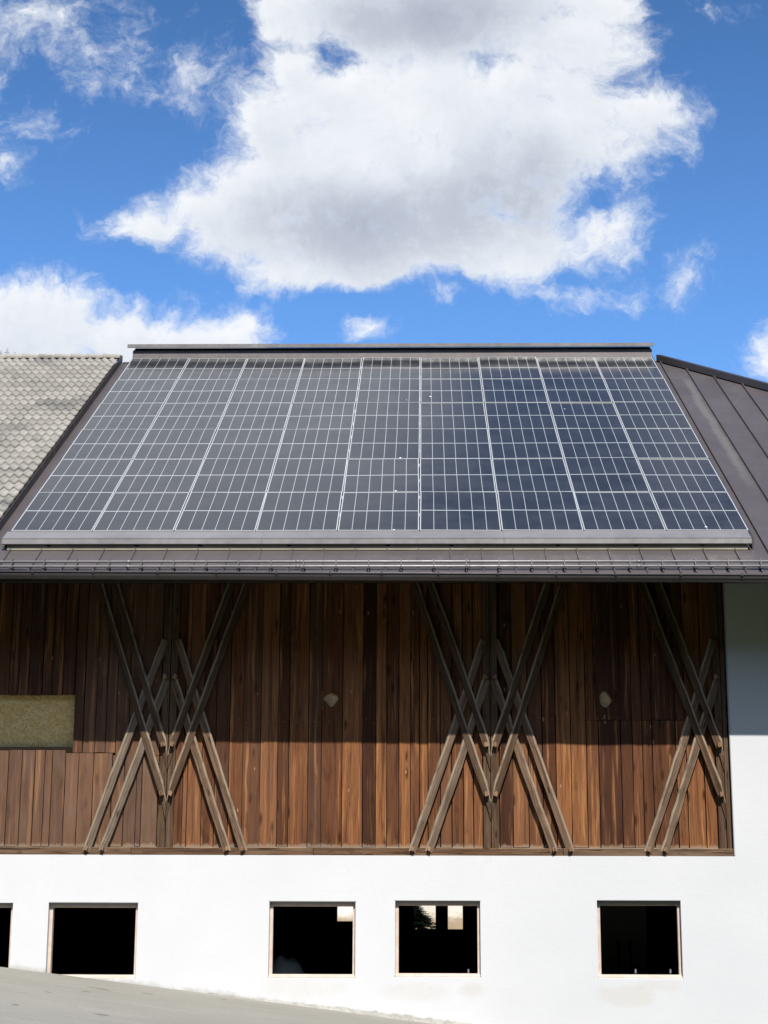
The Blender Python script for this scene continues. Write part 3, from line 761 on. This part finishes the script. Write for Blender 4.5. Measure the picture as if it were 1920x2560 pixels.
# ------------------------------------------------------------------ solar panels
PW, PH = 1.058, 1.7823
def panel_meshes():
    g = MB(); g.box(-.5138, .5138, .0075, PH-.0155, .028, .034)
    me_g = g
    f = MB(); w, d, H = .009, .0, PH-.008; hw = (PW-.013)/2
    f.box(-hw, -hw+w, 0, H, 0, .037); f.box(hw-w, hw, 0, H, 0, .037)
    f.box(-hw+w, hw-w, 0, w*1.6, .0005, .0365); f.box(-hw+w, hw-w, H-w*1.6, H, .0005, .0365)
    return g, f
rowname = ['bottom row', 'second row from the bottom', 'third row from the bottom', 'third row from the top', 'second row from the top', 'top row']
colname = ['leftmost', 'second from left', 'third from left', 'fourth from left', 'middle', 'fourth from right', 'third from right', 'second from right', 'rightmost']
rng = random.Random(21)
first = None
for r in range(6):
    for c in range(9):
        y = YA+r*PH*math.cos(SL); z = ZA+r*PH*math.sin(SL)
        loc = Vector(((c+.5-5)*PW, y, z))+RN*(-.037+.006)
        lab = f'{colname[c]} solar panel in the {rowname[r]}' + (', just under the metal hood' if r == 5 else ', just above the metal fascia' if r == 0 else '')
        e = thing('solar_panel', lab, 'solar panel', loc, 'solar panels on the barn roof')
        tilt = rng.gauss(0, .0036)+(.0030 if (c == 8 and r in (2, 3)) else 0); yawt = rng.gauss(0, .004)
        e.rotation_euler = (SL+tilt, yawt, 0)
        if first is None:
            g, f = panel_meshes()
            go = g.build('cell_glass', GLASS); fo = f.build('frame', SILVER)
            go.parent = e; fo.parent = e; first = (go, fo)
        else:
            for q in first:
                k_ = q.copy(); col.objects.link(k_); k_.parent = e
        for (rr, cc, dx, dy, sz) in ((4, 5, -.36, .45, .02), (1, 8, -.1, .2, .0), (0, 8, .0, .14, .016), (3, 7, -.3, 1.35, .011), (0, 4, .2, .03, .014), (1, 4, .2, .05, .016), (2, 4, .24, .05, .016), (4, 4, .3, .2, .01)):
            if rr == r and cc == c and sz:
                d = MB(); n_ = 9; pts = [(dx+sz*math.cos(2*math.pi*i/n_)*rng.uniform(.7, 1.2), dy+sz*1.6*math.sin(2*math.pi*i/n_)*rng.uniform(.7, 1.2), .0345) for i in range(n_)]
                d.prism(pts, (0, 0, .0015)); do = d.build('bird_dropping', DROP); do.parent = e

# ------------------------------------------------------------------ things indoors
p = at(640+250/2.765, 2240+430/2.765, 1.4); x0 = at(684, 2400, 1.4).x-.25; x1_ = at(640+388/2.765, 2400, 1.4).x
bm = bmesh.new(); bmesh.ops.create_uvsphere(bm, u_segments=36, v_segments=22, radius=1)
cx, rx = (x0+x1_)/2, (x1_-x0)/2
ztop = p.z+.02
from mathutils import noise as mn
for v in bm.verts:
    v.co += v.co.normalized()*(.10*mn.noise(v.co*1.7)+.05*mn.noise(v.co*4.1))
    v.co = Vector((cx+v.co.x*rx, 1.55+v.co.y*.5, ztop-.8+(v.co.z*.8 if v.co.z > -.6 else -.48+(v.co.z+.6)*1.4)))
zmin = min(v.co.z for v in bm.verts)
for v in bm.verts:
    if v.co.z < ztop-1.1: v.co.z = .3+max(0., (v.co.z-zmin))*.2
me = bpy.data.meshes.new('sack'); bm.to_mesh(me); bm.free(); me.shade_smooth(); me.materials.append(SACKM)
o = bpy.data.objects.new('sack', me); col.objects.link(o); tag(o, 'pale grey rounded sack heaped behind the window sill in the dark stable', 'sack')

# ------------------------------------------------------------------ spruces behind
def spruce(x, y, z, H, R, seed, label):
    rg = random.Random(seed)
    t = thing('spruce_tree', label, 'tree', (x, y, z), 'spruces behind the barn')
    b = MB(); b.tube([(x, y, z-.3), (x+.03, y, z+H*.5), (x, y, z+H*.97)], [H*.016, H*.009, .01], 8); b.build('trunk', BARK, t)
    b = MB(); n = int(330*min(1.6, max(1, H/10)))
    for i in range(n):
        f = (i+rg.random())/n; zz = z+H*(.06+.93*f); L = R*(1-f)**.85*rg.uniform(.7, 1.15)+.06
        a = i*2.39996+rg.uniform(-.4, .4); d = Vector((math.cos(a), math.sin(a), 0)); s_ = Vector((-d.y, d.x, 0))
        o_ = Vector((x, y, zz)); m_ = 5
        for j in range(m_):
            t0, t1 = j/m_, (j+1)/m_
            P0 = o_+d*L*t0+Vector((0, 0, -.28*L*t0+.16*L*t0*t0)); P1 = o_+d*L*t1+Vector((0, 0, -.28*L*t1+.16*L*t1*t1))
            for sg_ in (-1, 1):
                w = L*.34*(1-t0*.75)*rg.uniform(.7, 1.2)
                tip = (P0+P1)/2+s_*sg_*w+d*w*.6+Vector((0, 0, -.25*w))
                b.add([P0, P1, tip], [(0, 1, 2)])
                b.add([P0, P1, (P0+P1)/2+s_*sg_*w*.3+Vector((0, 0, -.4*w))], [(0, 1, 2)])
    b.build('crown', NEEDLE, t)
for i, (px, py, yy, R, lab) in enumerate(((3, 866, 62, 2.6, 'dark spruce whose tip shows over the tiled ridge at the picture edge'), (19, 861, 64, 2.9, 'tallest of the dark spruce tips over the tiled ridge'), (38, 870, 60, 2.4, 'lowest spruce tip just above the stepped ridge tiles'))):
    q = at(px, py, yy); zb = terrain(q.x, yy)-.2; spruce(q.x, yy, zb, q.z-zb, R*1.4, 11+i, lab)
q = at(1052, 2258, 23.6); zb = terrain(q.x, 23.6)-.1; spruce(q.x-.12, 23.6, zb-.2, q.z-zb+.25, .62, 5, 'small dark spruce seen right through the stable by its rear window')

# ------------------------------------------------------------------ sky, sun
EL, AZ = R_(49.6), R_(9.6)                  # sun high, in front of the barn and a little to the right
sd_ = Vector((math.cos(EL)*math.sin(AZ), -math.cos(EL)*math.cos(AZ), math.sin(EL)))
sl = bpy.data.lights.new('sun', 'SUN'); sl.energy = 5.; sl.angle = R_(.53); sl.color = (1., .955, .89)
so = bpy.data.objects.new('sun', sl); col.objects.link(so); so.rotation_euler = (-sd_).to_track_quat('-Z', 'Y').to_euler(); so.location = (10, -30, 40)
w = bpy.data.worlds.new('World'); sc.world = w; w.use_nodes = True; t = w.node_tree; t.nodes.clear(); k = N(t)
STR = .1
sky = k.n('ShaderNodeTexSky', sky_type='NISHITA', sun_disc=False, sun_elevation=EL, sun_rotation=math.atan2(sd_.x, sd_.y), altitude=1000., air_density=1., dust_density=.6, ozone_density=1.6)
dirv = k.n('ShaderNodeTexCoord').outputs['Generated']; dx, dy, dz = k.xyz(dirv)
ysafe = k.m('MAXIMUM', dy, .05)
P = k.comb(k.m('DIVIDE', dx, ysafe), k.m('DIVIDE', dz, ysafe), 0.)    # the northern sky seen flat, fixed to the world
def uv(px, py): d = ray(px, py); return d.x/d.y, d.z/d.y
s1 = 1/F
# (x, y, rx, ry, weight) of each cloud lump
lumps = [(1100, -20, 500, 290, 1.6), (980, 330, 480, 290, 1.9), (725, 165, 105, 115, 1.0), (740, 40, 140, 120, 1.3), (1430, 120, 210, 170, 1.4), (1480, 20, 150, 120, 1.2), (690, 310, 140, 150, 1.0), (790, 500, 410, 210, 1.7), (1330, 340, 340, 260, 1.6), (1630, 300, 170, 120, .95), (1000, 560, 330, 190, 1.7),
         (365, 548, 140, 80, .9), (490, 510, 140, 100, 1.), (560, 540, 190, 150, 1.1), (1220, 600, 300, 140, 1.4), (1500, 570, 140, 120, .85), (1400, 730, 120, 60, .42), (860, 650, 340, 105, 1.4),
         (40, 830, 330, 180, 1.5), (360, 850, 250, 130, 1.3), (570, 830, 170, 95, 1.), (660, 870, 80, 60, .7), (470, 750, 60, 50, .3),
         (120, 70, 220, 140, .40), (320, 160, 130, 130, .27), (480, 200, 110, 130, .28), (30, 425, 50, 60, .36), (100, 320, 70, 60, .14), (0, 200, 40, 60, .3),
         (1720, 690, 75, 75, .36), (1590, 725, 60, 40, .25), (1935, 880, 90, 100, .7), (930, 835, 55, 45, .42), (1090, 750, 60, 40, .25), (1780, 15, 80, 30, .16)]
extra = [(-.2, 1.02, .22, .20, 1.6), (-.07, .95, .13, .12, 1.2), (.20, .99, .07, .05, .6), (.17, .90, .05, .04, .55), (-.3, .85, .12, .1, .8)]
grp = bpy.data.node_groups.new('cloud_field', 'ShaderNodeTree')
grp.interface.new_socket('P', in_out='INPUT', socket_type='NodeSocketVector'); grp.interface.new_socket('F', in_out='OUTPUT', socket_type='NodeSocketFloat')
g = N(grp); gi = g.n('NodeGroupInput').outputs[0]
w1 = g.v('SUBTRACT', g.noise(gi, 11., 3., .55, 0., 1), (.5, .5, .5)); w2 = g.v('SUBTRACT', g.noise(gi, 42., 4., .6, 0., 1), (.5, .5, .5))
pw = g.v('ADD', gi, g.v('ADD', g.v('SCALE', w1, sc=.055), g.v('SCALE', w2, sc=.021)))
acc = None
for (x, y, rx, ry, wt) in [(*uv(a, b_), c*s1*1.08, d*s1*1.08, e) for a, b_, c, d, e in lumps]+extra:
    dd = g.v('LENGTH', g.v('MULTIPLY', g.v('SUBTRACT', pw, (x, y, 0)), (1/rx, 1/ry, 0)))
    f = g.m('MULTIPLY', g.m('SUBTRACT', 1., dd), wt)
    acc = f if acc is None else g.m('SMOOTH_MAX', acc, f, .18)
acc0 = acc
acc = g.m('SMOOTH_MIN', acc, .72, .3)
ph = g.v('ADD', gi, g.v('ADD', g.v('SCALE', w1, sc=.02), g.v('SCALE', w2, sc=.045)))
hx, hy = uv(800, 168)
hole = g.ss(g.v('LENGTH', g.v('MULTIPLY', g.v('SUBTRACT', ph, (hx, hy, 0)), (1/(88*s1), 1/(105*s1), 0))), 1., -.1)
acc = g.m('SUBTRACT', acc, g.m('MULTIPLY', hole, .2))
hx, hy = uv(1440, 470)
hole = g.ss(g.v('LENGTH', g.v('MULTIPLY', g.v('SUBTRACT', ph, (hx, hy, 0)), (1/(190*s1), 1/(130*s1), 0))), 1., 0.)
acc = g.m('SUBTRACT', acc, g.m('MULTIPLY', hole, .3))
fb = g.noise(pw, 34., 9., .60); fb2 = g.noise(pw, 120., 6., .65)
nz = g.m('ADD', g.m('MULTIPLY', g.m('SUBTRACT', fb, .5), 1.05), g.m('MULTIPLY', g.m('SUBTRACT', fb2, .5), .62))
lk(g, g.m('ADD', acc, nz), g.n('NodeGroupOutput').inputs[0])
def field(vec): return k.n('ShaderNodeGroup', {0: vec}, node_tree=grp).outputs[0]
f0 = field(P); f1 = field(k.v('ADD', P, (-.006, .010, 0)))
dens = k.m('POWER', k.ss(f0, -.07, .66), 1.2)
rel = k.m('SUBTRACT', f0, f1)
thick = k.ss(f0, .2, .9)
def spot(px, py, rx, ry):
    x, y = uv(px, py); return k.ss(k.v('LENGTH', k.v('MULTIPLY', k.v('SUBTRACT', P, (x, y, 0)), (1/(rx*s1), 1/(ry*s1), 0))), 1., 0.)
soft = k.noise(P, 17., 4., .5)
under = k.m('ADD', k.m('ADD', spot(1080, 40, 480, 190), k.m('MULTIPLY', spot(900, 560, 560, 200), 1.)), k.m('MULTIPLY', spot(1330, 470, 330, 260), .8))
under = k.m('ADD', under, k.m('MULTIPLY', spot(-.0, 900, 300, 120), .3))
shade = k.m('ADD', k.m('MULTIPLY', thick, .22), k.m('MULTIPLY', k.m('MULTIPLY', under, k.ss(f0, .15, .75)), .62))
shade = k.m('ADD', shade, k.m('MULTIPLY', k.m('SUBTRACT', soft, .5), .42))
shade = k.m('ADD', k.m('SUBTRACT', shade, k.m('MULTIPLY', rel, .34)), .05, clamp=True)
cc = k.ramp(shade, [(0., (.84, .86, .885)), (.3, (.70, .735, .785)), (.65, (.49, .525, .60)), (1., (.38, .415, .50))])
cloud = k.v('SCALE', cc, sc=1/STR)
sat = k.n('ShaderNodeHueSaturation', {'Saturation': 1.22, 'Value': 1., 'Color': sky.outputs[0]}).outputs[0]
gain = k.m('MULTIPLY', k.ss(dy, -.35, .30, .75, .92), k.ss(dz, .30, .56, 1., .66))       # gain by direction: sun-side sky dimmed to lower the fill light
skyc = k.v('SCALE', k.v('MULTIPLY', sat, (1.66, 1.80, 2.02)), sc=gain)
north = k.ss(dy, .05, .25)
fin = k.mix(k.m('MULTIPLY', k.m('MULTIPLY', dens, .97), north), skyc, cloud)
# unseen broken cloud added on the sun side to whiten the fill light
sn = k.noise(k.scale(dirv, (1., 1., 1.6)), 2.6, 7., .6)
sdens = k.m('MULTIPLY', k.ss(sn, .44, .62), k.m('MULTIPLY', k.ss(dy, .02, -.15), k.ss(dz, .05, .2)))
fin = k.mix(k.m('MULTIPLY', sdens, .9), fin, (.62/STR, .66/STR, .70/STR))
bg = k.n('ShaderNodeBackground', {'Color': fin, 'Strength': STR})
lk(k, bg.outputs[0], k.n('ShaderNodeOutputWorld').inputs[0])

vs_ = sc.view_settings
vs_.view_transform = 'Standard'; vs_.look = 'None'; vs_.exposure = .2; vs_.gamma = 1.
sc.render.engine = 'CYCLES'; cyc = sc.cycles
cyc.max_bounces = 6; cyc.diffuse_bounces = 1; cyc.glossy_bounces = 3; cyc.use_denoising = True; cyc.sample_clamp_indirect = 6
cyc.caustics_reflective = False; cyc.caustics_refractive = False
